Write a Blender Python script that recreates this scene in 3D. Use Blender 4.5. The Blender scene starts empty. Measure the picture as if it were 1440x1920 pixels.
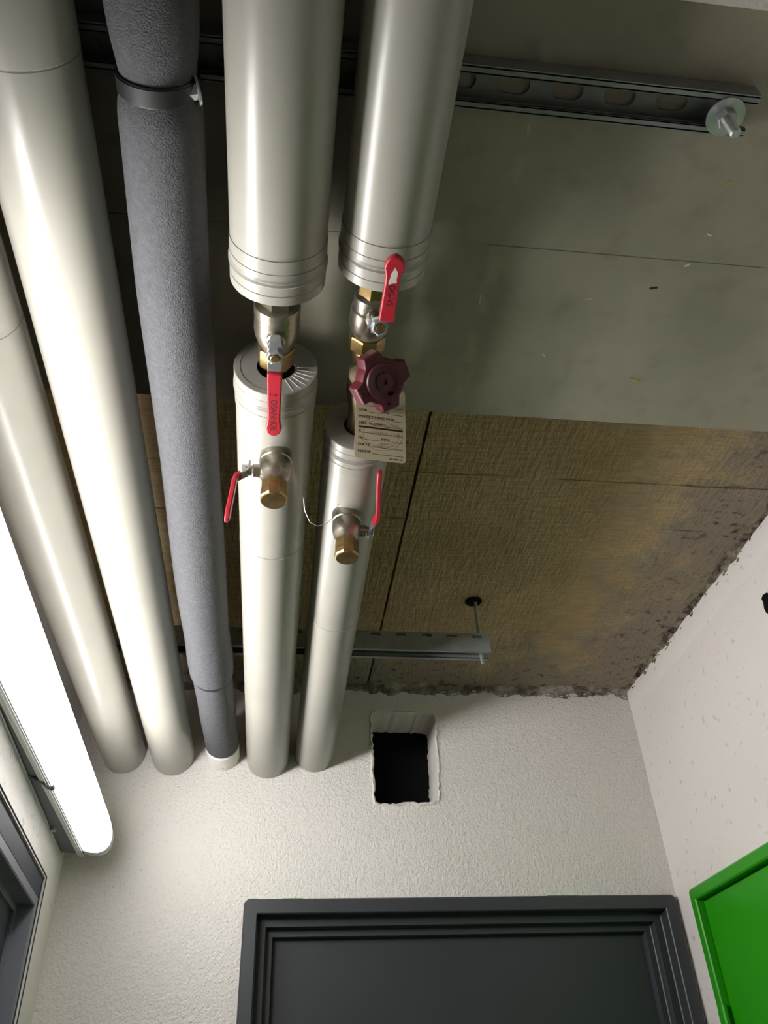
import bpy, bmesh, math, random
from mathutils import Vector, Matrix
from mathutils.geometry import tessellate_polygon
from mathutils import noise as mnoise

scene = bpy.context.scene
random.seed(7)
H = 1.66                       # camera height above the floor; heights below are given from the camera level

# ------------------------------------------------------------------ camera
R = ((0.99213934, -0.11945868, -0.03727127),
     (0.04435306, 0.61419357, -0.78790803),
     (0.11701423, 0.78006146, 0.61466396))
cam_data = bpy.data.cameras.new('camera')
cam = bpy.data.objects.new('camera', cam_data)
scene.collection.objects.link(cam)
cam_data.sensor_fit = 'VERTICAL'
cam_data.sensor_height = 36.0
cam_data.lens = 1525.79 / 1920 * 36.0
cam_data.clip_start = 0.02
m = Matrix.Identity(4)
for i in range(3):
    m[i][0] = R[0][i]
    m[i][1] = -R[1][i]
    m[i][2] = -R[2][i]
m[0][3], m[1][3], m[2][3] = 0, 0, H
cam.matrix_world = m
scene.camera = cam

# ------------------------------------------------------------------ world, exposure
world = bpy.data.worlds.new('world')
scene.world = world
world.use_nodes = True
world.node_tree.nodes['Background'].inputs[0].default_value = (0.8, 0.9, 1.0, 1)
world.node_tree.nodes['Background'].inputs[1].default_value = 0.02
scene.view_settings.view_transform = 'Standard'
scene.view_settings.look = 'None'
scene.view_settings.gamma = 1.0
scene.view_settings.use_curve_mapping = False
scene.view_settings.exposure = 1.65
LAMP_STRENGTH = 14.5      # towards the room; the rims of the diffuser glow far less
LAMP_COLOUR = (1.0, 0.985, 0.97, 1)
try:
    scene.cycles.use_denoising = True
    scene.cycles.max_bounces = 5
    scene.cycles.diffuse_bounces = 5
    scene.cycles.glossy_bounces = 2
    scene.cycles.transmission_bounces = 0
    scene.cycles.use_adaptive_sampling = True
    scene.cycles.adaptive_threshold = 0.03
    scene.cycles.caustics_reflective = False
    scene.cycles.caustics_refractive = False
    scene.cycles.sample_clamp_indirect = 4.0
except Exception:
    pass

# ------------------------------------------------------------------ helpers
WORLD = {}                     # object -> world position of its origin
def lin(c):
    return tuple(((v/255)/12.92 if v/255 <= .04045 else (((v/255)+.055)/1.055)**2.4) for v in c) + (1.0,)

def V(x, y, z):
    return Vector((x, y, z + H))

class MB:
    def __init__(s):
        s.v = []; s.f = []
    def add(s, verts, faces):
        n = len(s.v); s.v += [Vector(p) for p in verts]; s.f += [tuple(i+n for i in f) for f in faces]
        return s
    def box(s, lo, hi):
        (a, b, c), (d, e, g) = lo, hi
        return s.add([(a,b,c),(d,b,c),(d,e,c),(a,e,c),(a,b,g),(d,b,g),(d,e,g),(a,e,g)],
                     [(3,2,1,0),(4,5,6,7),(0,1,5,4),(1,2,6,5),(2,3,7,6),(3,0,4,7)])
    def prism(s, pts, o, e1, e2, n, h0, h1):
        """2-D outline (ccw in e1,e2) extruded along n from h0 to h1"""
        k = len(pts)
        vs = [o + e1*x + e2*y + n*h0 for x, y in pts] + [o + e1*x + e2*y + n*h1 for x, y in pts]
        fs = [tuple(range(k-1, -1, -1)), tuple(range(k, 2*k))] + [(i, (i+1) % k, (i+1) % k + k, i + k) for i in range(k)]
        return s.add(vs, fs)
    def lathe(s, prof, o, axis, seg=48, ref=None, phase=0.0):
        """profile of (radius, height along axis)"""
        axis = axis.normalized()
        e1 = (ref or (Vector((0, 0, 1)) if abs(axis.z) < .9 else Vector((1, 0, 0))))
        e1 = (e1 - axis*e1.dot(axis)).normalized(); e2 = axis.cross(e1)
        vs = []; fs = []; rings = []
        for r, h in prof:
            if r < 1e-6:
                rings.append([len(vs)]); vs.append(o + axis*h)
            else:
                idx = []
                for i in range(seg):
                    t = 2*math.pi*i/seg + phase
                    idx.append(len(vs)); vs.append(o + axis*h + (e1*math.cos(t) + e2*math.sin(t))*r)
                rings.append(idx)
        for a, b in zip(rings, rings[1:]):
            if len(a) == 1 and len(b) == 1: continue
            if len(a) == 1: fs += [(a[0], b[(i+1) % seg], b[i]) for i in range(seg)]
            elif len(b) == 1: fs += [(a[i], a[(i+1) % seg], b[0]) for i in range(seg)]
            else: fs += [(a[i], a[(i+1) % seg], b[(i+1) % seg], b[i]) for i in range(seg)]
        return s.add(vs, fs)
    def tube(s, path, rad, seg=10):
        """tube along a list of points; rad a number or a list"""
        n = len(path); rs = rad if isinstance(rad, (list, tuple)) else [rad]*n
        vs = []; fs = []; up = None
        for i, p in enumerate(path):
            d = (path[min(i+1, n-1)] - path[max(i-1, 0)]).normalized()
            if up is None: up = Vector((0, 0, 1)) if abs(d.z) < .9 else Vector((1, 0, 0))
            a = (up - d*up.dot(d)).normalized(); up = a; b = d.cross(a)
            for k in range(seg):
                t = 2*math.pi*k/seg
                vs.append(p + (a*math.cos(t) + b*math.sin(t))*rs[i])
        for i in range(n-1):
            for k in range(seg):
                fs.append((i*seg+k, i*seg+(k+1) % seg, (i+1)*seg+(k+1) % seg, (i+1)*seg+k))
        fs.append(tuple(range(seg-1, -1, -1))); fs.append(tuple(range((n-1)*seg, n*seg)))
        return s.add(vs, fs)
    def plate(s, outer, holes, o, e1, e2, n, h0, h1):
        """flat plate with holes between two offsets along n"""
        loops = [outer] + holes
        tri = tessellate_polygon([[Vector((x, y, 0)) for x, y in L] for L in loops])
        flat = [p for L in loops for p in L]; k = len(flat)
        vs = [o + e1*x + e2*y + n*h0 for x, y in flat] + [o + e1*x + e2*y + n*h1 for x, y in flat]
        fs = [t for t in tri] + [tuple(i+k for i in reversed(t)) for t in tri]
        st = 0
        for L in loops:
            q = len(L)
            fs += [(st+i, st+(i+1) % q, st+(i+1) % q+k, st+i+k) for i in range(q)]
            st += q
        return s.add(vs, fs)

def obj(name, mb, mat, parent=None, smooth=35, bevel=0, label=None, kind=None, fixn=True, noorigin=False):
    lo = Vector((min(p[i] for p in mb.v) for i in range(3))); hi = Vector((max(p[i] for p in mb.v) for i in range(3)))
    c = (lo + hi)/2
    me = bpy.data.meshes.new(name)
    me.from_pydata([tuple(p - c) for p in mb.v], [], mb.f)
    if fixn:
        bm = bmesh.new(); bm.from_mesh(me)
        bmesh.ops.recalc_face_normals(bm, faces=bm.faces); bm.to_mesh(me); bm.free()
    if smooth:
        me.polygons.foreach_set('use_smooth', [True]*len(me.polygons))
        me.set_sharp_from_angle(angle=math.radians(smooth))
    me.materials.append(mat); me.update()
    o = bpy.data.objects.new(name, me); scene.collection.objects.link(o)
    if parent:
        o.parent = parent; o.location = c - WORLD[parent.name_full]
    else:
        o.location = c
    WORLD[o.name_full] = c
    if bevel:
        b = o.modifiers.new('bevel', 'BEVEL'); b.width = bevel; b.segments = 2; b.limit_method = 'ANGLE'; b.angle_limit = math.radians(40)
    if label: o['label'] = label
    if kind: o['kind'] = kind
    return o

def thing(name, loc, label, cat, group=None):
    e = bpy.data.objects.new(name, None); e.empty_display_size = .02
    scene.collection.objects.link(e); e.location = loc
    e['label'] = label; e['category'] = cat
    if group: e['group'] = group
    WORLD[e.name_full] = Vector(loc)
    return e

def struct(o, label, cat=None):
    o['kind'] = 'structure'; o['label'] = label
    if cat: o['category'] = cat
    return o

def text_part(name, body, size, mat, parent, origin, right, normal, align='LEFT', thick=.00012, sx=1.0):
    cu = bpy.data.curves.new(name, 'FONT'); cu.body = body; cu.size = size; cu.align_x = align; cu.extrude = thick
    tmp = bpy.data.objects.new(name + '_tmp', cu); scene.collection.objects.link(tmp)
    dg = bpy.context.evaluated_depsgraph_get(); dg.update()
    me = bpy.data.meshes.new_from_object(tmp.evaluated_get(dg))
    bpy.data.objects.remove(tmp)
    right = right.normalized(); normal = normal.normalized(); up = normal.cross(right)
    M = Matrix((( *[right.x*sx], up.x, normal.x, 0), (right.y*sx, up.y, normal.y, 0), (right.z*sx, up.z, normal.z, 0), (0, 0, 0, 1)))
    me.transform(M); me.materials.clear(); me.materials.append(mat)
    o = bpy.data.objects.new(name, me); scene.collection.objects.link(o)
    o.parent = parent; o.location = origin - WORLD[parent.name_full]
    WORLD[o.name_full] = origin
    return o

X, Y, Z = Vector((1, 0, 0)), Vector((0, 1, 0)), Vector((0, 0, 1))

# ------------------------------------------------------------------ materials
def mat(name, colour, rough=.5, metal=0.0, colour2=None, mix_scale=6, mix_detail=3, bump=0, bump_scale=200, bump_dist=.002, spec=.5, coat=0, stretch=None):
    ma = bpy.data.materials.new(name); ma.use_nodes = True
    nt = ma.node_tree; b = nt.nodes['Principled BSDF']
    b.inputs['Base Color'].default_value = lin(colour)
    b.inputs['Roughness'].default_value = rough; b.inputs['Metallic'].default_value = metal
    b.inputs['Specular IOR Level'].default_value = spec
    if coat: b.inputs['Coat Weight'].default_value = coat; b.inputs['Coat Roughness'].default_value = .1
    tc = nt.nodes.new('ShaderNodeTexCoord'); src = tc.outputs['Object']
    if stretch:
        mp = nt.nodes.new('ShaderNodeMapping'); mp.inputs['Scale'].default_value = stretch
        nt.links.new(src, mp.inputs['Vector']); src = mp.outputs['Vector']
    if colour2:
        n = nt.nodes.new('ShaderNodeTexNoise'); n.inputs['Scale'].default_value = mix_scale; n.inputs['Detail'].default_value = mix_detail
        n.inputs['Roughness'].default_value = .62
        nt.links.new(src, n.inputs['Vector'])
        r = nt.nodes.new('ShaderNodeValToRGB'); r.color_ramp.elements[0].position = .38; r.color_ramp.elements[1].position = .64
        r.color_ramp.elements[0].color = lin(colour); r.color_ramp.elements[1].color = lin(colour2)
        nt.links.new(n.outputs['Fac'], r.inputs['Fac']); nt.links.new(r.outputs['Color'], b.inputs['Base Color'])
    if bump:
        n2 = nt.nodes.new('ShaderNodeTexNoise'); n2.inputs['Scale'].default_value = bump_scale; n2.inputs['Detail'].default_value = 2
        nt.links.new(src, n2.inputs['Vector'])
        bp = nt.nodes.new('ShaderNodeBump'); bp.inputs['Strength'].default_value = bump; bp.inputs['Distance'].default_value = bump_dist
        nt.links.new(n2.outputs['Fac'], bp.inputs['Height']); nt.links.new(bp.outputs['Normal'], b.inputs['Normal'])
    return ma

def nodes_of(ma):
    return ma.node_tree, ma.node_tree.nodes['Principled BSDF']

def N(nt, kind, **kw):
    n = nt.nodes.new(kind)
    for k, v in kw.items():
        if k in n.inputs.keys(): n.inputs[k].default_value = v
        else: setattr(n, k, v)
    return n

def ramp(nt, src, p0, p1, c0=(0, 0, 0, 1), c1=(1, 1, 1, 1)):
    r = nt.nodes.new('ShaderNodeValToRGB')
    r.color_ramp.elements[0].position = p0; r.color_ramp.elements[1].position = p1
    r.color_ramp.elements[0].color = c0; r.color_ramp.elements[1].color = c1
    nt.links.new(src, r.inputs['Fac']); return r.outputs['Color']

def mixc(nt, fac, a, b, mode='MIX'):
    m_ = nt.nodes.new('ShaderNodeMix'); m_.data_type = 'RGBA'; m_.blend_type = mode
    for sock, val in ((m_.inputs[0], fac), (m_.inputs[6], a), (m_.inputs[7], b)):
        if hasattr(val, 'is_output'): nt.links.new(val, sock)
        else: sock.default_value = val
    return m_.outputs[2]

def math_n(nt, op, a, b=0.0, clamp=False):
    m_ = nt.nodes.new('ShaderNodeMath'); m_.operation = op; m_.use_clamp = clamp
    for sock, val in ((m_.inputs[0], a), (m_.inputs[1], b)):
        if hasattr(val, 'is_output'): nt.links.new(val, sock)
        else: sock.default_value = val
    return m_.outputs[0]

def world_xyz(nt):
    g = nt.nodes.new('ShaderNodeNewGeometry'); s = nt.nodes.new('ShaderNodeSeparateXYZ')
    nt.links.new(g.outputs['Position'], s.inputs[0]); return g.outputs['Position'], s

def plaster_material(name, colour, colour2, grain, fine, dist, rough=.75):
    ma = bpy.data.materials.new(name); ma.use_nodes = True
    nt, b = nodes_of(ma)
    pos, sep = world_xyz(nt)
    n1 = N(nt, 'ShaderNodeTexNoise', Scale=2.2, Detail=2.0); nt.links.new(pos, n1.inputs['Vector'])
    c = mixc(nt, ramp(nt, n1.outputs['Fac'], .35, .7), lin(colour), lin(colour2))
    n2 = N(nt, 'ShaderNodeTexNoise', Scale=grain, Detail=3.0, Roughness=.6); nt.links.new(pos, n2.inputs['Vector'])
    n3 = N(nt, 'ShaderNodeTexNoise', Scale=fine, Detail=1.0); nt.links.new(pos, n3.inputs['Vector'])
    # pits and grey specks
    n4 = N(nt, 'ShaderNodeTexNoise', Scale=grain*1.3, Detail=1.0, Roughness=.7); nt.links.new(pos, n4.inputs['Vector'])
    spk = ramp(nt, n4.outputs['Fac'], .66, .76)
    c = mixc(nt, math_n(nt, 'MULTIPLY', spk, .35), c, lin((128, 124, 118)))
    nt.links.new(c, b.inputs['Base Color'])
    h = math_n(nt, 'ADD', n2.outputs['Fac'], math_n(nt, 'MULTIPLY', n3.outputs['Fac'], .35))
    bp = N(nt, 'ShaderNodeBump', Strength=1.0, Distance=dist); nt.links.new(h, bp.inputs['Height'])
    nt.links.new(bp.outputs['Normal'], b.inputs['Normal'])
    b.inputs['Roughness'].default_value = rough; b.inputs['Specular IOR Level'].default_value = .25
    return ma

M_STUCCO = plaster_material('rough_white_plaster', (232, 226, 221), (224, 219, 213), 165, 480, .0040)
M_WALL = plaster_material('painted_white_plaster', (236, 230, 225), (229, 224, 218), 40, 250, .0022, .6)
M_FLOOR = mat('grey_floor', (214, 212, 208), .5, colour2=(204, 202, 198))

# concrete of the beam
M_CONC = bpy.data.materials.new('smooth_concrete'); M_CONC.use_nodes = True
nt, b = nodes_of(M_CONC); pos, sep = world_xyz(nt)
n1 = N(nt, 'ShaderNodeTexNoise', Scale=4.0, Detail=4.0, Roughness=.6); nt.links.new(pos, n1.inputs['Vector'])
c = mixc(nt, ramp(nt, n1.outputs['Fac'], .3, .72), lin((139, 135, 119)), lin((167, 161, 144)))
n2 = N(nt, 'ShaderNodeTexNoise', Scale=26.0, Detail=3.0); nt.links.new(pos, n2.inputs['Vector'])
c = mixc(nt, math_n(nt, 'MULTIPLY', ramp(nt, n2.outputs['Fac'], .55, .75), .35), c, lin((121, 114, 99)))
# hairline left by the joint between two formwork panels, and a pale drip line across it
wob = N(nt, 'ShaderNodeTexNoise', Scale=3.0); nt.links.new(pos, wob.inputs['Vector'])
jy = math_n(nt, 'ABSOLUTE', math_n(nt, 'SUBTRACT', math_n(nt, 'ADD', sep.outputs['Y'], math_n(nt, 'MULTIPLY', wob.outputs['Fac'], .002)), .5242))
line = math_n(nt, 'LESS_THAN', jy, .0007)
brk = N(nt, 'ShaderNodeTexNoise', Scale=9.0); nt.links.new(pos, brk.inputs['Vector'])
line = math_n(nt, 'MULTIPLY', line, ramp(nt, brk.outputs['Fac'], .34, .46))
c = mixc(nt, math_n(nt, 'MULTIPLY', line, .8), c, lin((72, 64, 50)))
jx = math_n(nt, 'ABSOLUTE', math_n(nt, 'SUBTRACT', math_n(nt, 'ADD', sep.outputs['X'], math_n(nt, 'MULTIPLY', brk.outputs['Fac'], .03)), .239))
drip = math_n(nt, 'MULTIPLY', ramp(nt, jx, .002, .012, (1, 1, 1, 1), (0, 0, 0, 1)), ramp(nt, n2.outputs['Fac'], .47, .6))
c = mixc(nt, math_n(nt, 'MULTIPLY', drip, .35), c, lin((190, 184, 166)))
nt.links.new(c, b.inputs['Base Color']); b.inputs['Roughness'].default_value = .62
bp = N(nt, 'ShaderNodeBump', Strength=.4, Distance=.002); nt.links.new(n2.outputs['Fac'], bp.inputs['Height']); nt.links.new(bp.outputs['Normal'], b.inputs['Normal'])

# insulation boards of the ceiling: fibrous ochre boards with ribbed print, grey mortar smears near the walls
M_BOARD = bpy.data.materials.new('fibrous_insulation_board'); M_BOARD.use_nodes = True
nt, b = nodes_of(M_BOARD); pos, sep = world_xyz(nt)
n1 = N(nt, 'ShaderNodeTexNoise', Scale=5.0, Detail=3.0, Roughness=.65); nt.links.new(pos, n1.inputs['Vector'])
c = mixc(nt, ramp(nt, n1.outputs['Fac'], .3, .7), lin((170, 147, 108)), lin((188, 166, 128)))
mp = N(nt, 'ShaderNodeMapping'); mp.inputs['Scale'].default_value = (24, 220, 24); nt.links.new(pos, mp.inputs['Vector'])
rib = N(nt, 'ShaderNodeTexNoise', Scale=1.0, Detail=2.0, Roughness=.55); nt.links.new(mp.outputs['Vector'], rib.inputs['Vector'])
mp2 = N(nt, 'ShaderNodeMapping'); mp2.inputs['Scale'].default_value = (120, 22, 40); mp2.inputs['Rotation'].default_value = (0, 0, .35); nt.links.new(pos, mp2.inputs['Vector'])
fold = N(nt, 'ShaderNodeTexNoise', Scale=1.0, Detail=2.0, Roughness=.6); nt.links.new(mp2.outputs['Vector'], fold.inputs['Vector'])
c = mixc(nt, math_n(nt, 'MULTIPLY', ramp(nt, rib.outputs['Fac'], .4, .62, (1, 1, 1, 1), (0, 0, 0, 1)), .28), c, lin((120, 98, 64)))
# mortar smears
ey = math_n(nt, 'SUBTRACT', 1.875, sep.outputs['Y']); ex = math_n(nt, 'SUBTRACT', .902, sep.outputs['X'])
edge = math_n(nt, 'MINIMUM', ey, math_n(nt, 'MULTIPLY', ex, 1.0))
n3 = N(nt, 'ShaderNodeTexNoise', Scale=11.0, Detail=4.0, Roughness=.68); nt.links.new(pos, n3.inputs['Vector'])
sm = math_n(nt, 'SUBTRACT', math_n(nt, 'MULTIPLY', n3.outputs['Fac'], .62), edge)
smear = ramp(nt, sm, .05, .20)
c = mixc(nt, math_n(nt, 'MULTIPLY', smear, .78), c, lin((134, 127, 116)))
n5 = N(nt, 'ShaderNodeTexNoise', Scale=38.0, Detail=4.0, Roughness=.7); nt.links.new(pos, n5.inputs['Vector'])
dk = math_n(nt, 'MULTIPLY', ramp(nt, n5.outputs['Fac'], .56, .66), ramp(nt, math_n(nt, 'SUBTRACT', math_n(nt, 'MULTIPLY', n3.outputs['Fac'], .5), edge), .05, .22))
c = mixc(nt, math_n(nt, 'MULTIPLY', dk, .85), c, lin((48, 38, 28)))
nt.links.new(c, b.inputs['Base Color']); b.inputs['Roughness'].default_value = .8; b.inputs['Specular IOR Level'].default_value = .2
h = math_n(nt, 'ADD', math_n(nt, 'MULTIPLY', rib.outputs['Fac'], .6), math_n(nt, 'ADD', math_n(nt, 'MULTIPLY', fold.outputs['Fac'], .8), math_n(nt, 'MULTIPLY', math_n(nt, 'MULTIPLY', n5.outputs['Fac'], smear), 1.2)))
bp = N(nt, 'ShaderNodeBump', Strength=1.0, Distance=.006); nt.links.new(h, bp.inputs['Height']); nt.links.new(bp.outputs['Normal'], b.inputs['Normal'])

M_MORTAR = mat('crumbly_grey_mortar', (97, 86, 70), .9, colour2=(172, 165, 155), mix_scale=26, bump=1, bump_scale=140, bump_dist=.006)
M_JACKET = mat('light_grey_pvc_jacket', (161, 158, 148), .3, colour2=(156, 153, 144), mix_scale=9, spec=.5)
M_CAP = mat('grey_pvc_end_disc', (156, 152, 145), .42)
M_PLEAT = mat('white_pleat_crease', (226, 224, 218), .5)
M_GROOVE = mat('jacket_seam_grey', (120, 120, 114), .6)  # darker grey for the seam line between jacket lengths
M_FOAM = mat('charcoal_rubber_foam', (77, 77, 80), .8, colour2=(86, 86, 89), mix_scale=160, mix_detail=3, bump=1.0, bump_scale=620, bump_dist=.0013, spec=.3)
M_RUBBER = mat('black_rubber', (20, 21, 22), .5)
M_ZINC = mat('zinc_plated_steel', (200, 203, 203), .32, .7, colour2=(176, 180, 181), mix_scale=40, bump=.15, bump_scale=300, bump_dist=.0005)
M_GALV = mat('galvanised_channel_steel', (150, 154, 152), .45, .35, colour2=(136, 140, 139), mix_scale=22)
M_NICKEL = mat('nickel_plated_brass', (167, 160, 146), .34, .9, colour2=(142, 135, 120), mix_scale=60, bump=.35, bump_scale=380, bump_dist=.0008)
M_BRASS = mat('yellow_brass', (173, 146, 99), .36, .9, colour2=(142, 118, 76), mix_scale=50, bump=.1, bump_scale=300, bump_dist=.0006)
M_RED = mat('red_plastic_grip', (175, 37, 51), .38, colour2=(164, 33, 46), mix_scale=60)
M_MAROON = mat('maroon_plastic', (87, 29, 39), .42, bump=.1, bump_scale=600, bump_dist=.0003)
M_DARK = mat('anthracite_paint', (57, 60, 64), .42, colour2=(54, 57, 60), mix_scale=4)
M_NAVY = mat('dark_blue_grey_paint', (45, 49, 59), .55)
M_GREEN = mat('bright_green_paint', (44, 160, 12), .32, colour2=(40, 152, 10), mix_scale=3)
M_PAPER = mat('cream_card', (209, 197, 167), .6)
M_INK = mat('brown_black_ink', (58, 48, 34), .7)
M_INK2 = mat('faint_grey_ink', (170, 160, 132), .7)
M_LEVERINK = mat('dark_stamped_marks', (70, 30, 34), .6)
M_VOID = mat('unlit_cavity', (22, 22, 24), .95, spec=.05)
M_HOUSING = mat('grey_luminaire_housing', (110, 112, 115), .5)
M_LIP = mat('white_luminaire_lip', (236, 236, 232), .3)
M_COPPER = mat('thin_copper_wire', (190, 150, 110), .35, .8)
M_FLECK_Y = mat('yellow_green_paint_fleck', (168, 160, 84), .7)
M_FLECK_W = mat('white_paint_fleck', (205, 200, 188), .7)
M_FLECK_D = mat('black_fleck', (40, 34, 26), .8)
M_GREENPAINT = mat('green_paint_edge', (70, 150, 50), .6)

M_LAMP = bpy.data.materials.new('glowing_diffuser'); M_LAMP.use_nodes = True
nt = M_LAMP.node_tree; nt.nodes.clear()
em = nt.nodes.new('ShaderNodeEmission'); em.inputs[0].default_value = LAMP_COLOUR; em.inputs[1].default_value = LAMP_STRENGTH
gm = nt.nodes.new('ShaderNodeNewGeometry'); dp = nt.nodes.new('ShaderNodeVectorMath'); dp.operation = 'DOT_PRODUCT'
dp.inputs[1].default_value = (.952, .0630, -.30); nt.links.new(gm.outputs['True Normal'], dp.inputs[0])
dm = math_n(nt, 'MAXIMUM', dp.outputs['Value'], 0.0)
nt.links.new(math_n(nt, 'ADD', math_n(nt, 'MULTIPLY', math_n(nt, 'POWER', dm, 2.0), LAMP_STRENGTH), 0.6), em.inputs[1])
nt.links.new(em.outputs[0], nt.nodes.new('ShaderNodeOutputMaterial').inputs[0])

M_LAMP_END = bpy.data.materials.new('dim_diffuser_end'); M_LAMP_END.use_nodes = True      # past the tube ends; dim stretch lengthened to soften a wall hot spot
nt = M_LAMP_END.node_tree; nt.nodes.clear()
em = nt.nodes.new('ShaderNodeEmission'); em.inputs[0].default_value = LAMP_COLOUR; em.inputs[1].default_value = 0.7
nt.links.new(em.outputs[0], nt.nodes.new('ShaderNodeOutputMaterial').inputs[0])

# ------------------------------------------------------------------ room shell
YW, XR, ZC, ZB, YN = 1.875, .902, .916, .8075, -2.4
LO = Vector((-.439, YW, 0)); LU = Vector((.0659, -.9978, 0)); LV = Vector((.9978, .0659, 0))     # left wall: corner, along it, out of it
def LW(u, v, z): return LO + LU*u + LV*v + Vector((0, 0, z + H))

mb = MB().box((-1.2, YN, -.05), (1.3, YW + .3, 0)); struct(obj('floor', mb, M_FLOOR, smooth=0), 'grey floor of the narrow technical room')

def jagged(pts, step, amp, seed):
    """closed outline resampled with small random offsets: chipped plaster edge"""
    rnd = random.Random(seed); out = []
    for (x0, z0), (x1, z1) in zip(pts, pts[1:] + pts[:1]):
        L = math.hypot(x1-x0, z1-z0); n = max(2, int(L/step))
        for i in range(n):
            t = i/n
            k = 0.5 if i == 0 else 1
            out.append((x0 + (x1-x0)*t + rnd.uniform(-amp, amp)*k, z0 + (z1-z0)*t + rnd.uniform(-amp, amp)*k))
    return out

def rounded(pts, r, n=4):
    out = []; k = len(pts)
    for i in range(k):
        p = Vector(pts[i]); a = (Vector(pts[i-1]) - p).normalized(); c_ = (Vector(pts[(i+1) % k]) - p).normalized()
        for j in range(n+1):
            t = j/n; q = p + a*r*(1-t)**2 + c_*r*t**2
            out.append((q.x, q.y))
    return out

# back wall with the door opening and the rectangular hole
DOOR = (-.0552, .8949, .4200)          # frame outer left, right, top
hole = jagged(rounded([(.229, .622), (.376, .628), (.384, .842), (.226, .845)], .016), .008, .0022, 3)
doorhole = [(DOOR[0]+.02, -H + .002), (DOOR[1]-.02, -H + .002), (DOOR[1]-.02, DOOR[2]-.02), (DOOR[0]+.02, DOOR[2]-.02)]
mb = MB().plate([(-.6, -H), (1.1, -H), (1.1, 1.0), (-.6, 1.0)], [doorhole, hole], Vector((0, YW, H)), X, Z, Y, 0, .115)
wall_back = struct(obj('wall_back', mb, M_STUCCO, smooth=0), 'rough white plaster wall with square hole above the door')
# plaster lip round the hole
ring = MB(); k = len(hole); cx, cz = .305, .735
vs = []; rnd = random.Random(5)
for d, s in ((-.001, 1.0), (-.004, 1.03), (-.003, 1.055), (.004, 1.09)):
    for (x, z) in hole:
        dx, dz = x-cx, z-cz; L = math.hypot(dx, dz)
        e = (s-1)*.12
        vs.append(V(x + dx/L*e + rnd.uniform(-.0008, .0008), YW + d*(.6 + .8*rnd.random()) if d < 0 else YW + d, z + dz/L*e))
fs = [(r_*k+i, r_*k+(i+1) % k, (r_+1)*k+(i+1) % k, (r_+1)*k+i) for r_ in range(3) for i in range(k)]
obj('hole_lip', ring.add(vs, fs), M_STUCCO, wall_back, smooth=50)
# dark cavity behind the hole
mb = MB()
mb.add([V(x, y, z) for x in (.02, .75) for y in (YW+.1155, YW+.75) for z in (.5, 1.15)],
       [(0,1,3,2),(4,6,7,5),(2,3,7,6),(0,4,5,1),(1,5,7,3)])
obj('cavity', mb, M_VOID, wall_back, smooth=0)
# paint chips and pits on the wall
# left wall: the lower part runs slightly askew and carries the lamp; above it the wall stands back behind the pipes
LD = (.150, 1.05, .4325)
UB = 1.08                                   # where the lower wall turns parallel to the pipes
mb = MB().plate([(-.03, -H), (UB, -H), (UB, .602), (-.03, .602)], [[(LD[0]+.004, -H+.002), (UB-.034, -H+.002), (UB-.034, LD[2]-.004), (LD[0]+.004, LD[2]-.004)]],
                LW(0, 0, 0), LU, Z, LV, -.14, 0)
pb = LW(UB, 0, 0)
mb.box((pb.x - .14, YN, 0), (pb.x, pb.y, .602 + H))
mb.box((-.60, YN, .59 + H), (-.462, YW + .02, 1.0 + H))
wall_left = struct(obj('wall_left', mb, M_WALL, smooth=0), 'smooth white wall behind the lamp on the left')
# right wall
GD = (.70, 1.792, .412)
mb = MB().plate([(YN, -H), (YW + .01, -H), (YW + .01, 1.0), (YN, 1.0)], [[(GD[0]+.02, -H+.002), (GD[1]-.02, -H+.002), (GD[1]-.02, GD[2]-.02), (GD[0]+.02, GD[2]-.02)]],
                Vector((XR, 0, H)), Y, Z, X, 0, .12)
wall_right = struct(obj('wall_right', mb, M_WALL, smooth=0), 'white painted wall on the right with the green door')
mb = MB().box((-1.2, YN - .1, 0), (1.3, YN, 2.7)); struct(obj('wall_front', mb, M_WALL, smooth=0), 'white wall behind the viewer')
# upper coat band on the right wall
mb = MB()
n = 60; vs = []; rnd = random.Random(9)
for i in range(n+1):
    y = .80 + (YW - .001 - .80)*i/n
    zb = .857 + .004*math.sin(i*.7) + rnd.uniform(-.002, .002)
    vs += [V(XR + .001, y, zb), V(XR - .0025, y, zb + .006), V(XR - .003, y, ZC + .01), V(XR + .001, y, ZC + .01)]
fs = [(4*i+j, 4*(i+1)+j, 4*(i+1)+j+1, 4*i+j+1) for i in range(n) for j in range(3)]
obj('plaster_band', mb.add(vs, fs), M_WALL, wall_right, smooth=40)
# dark drill hole near the right edge
bl = MB(); pts = jagged(rounded([(-.012, -.02), (.012, -.016), (.014, .018), (-.010, .02)], .009), .006, .002, 4)
bl.prism(pts, V(XR, 1.213, .779), -Y, Z, -X, -.001, .0012); obj('drill_hole', bl, M_VOID, wall_right, smooth=0)

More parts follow.
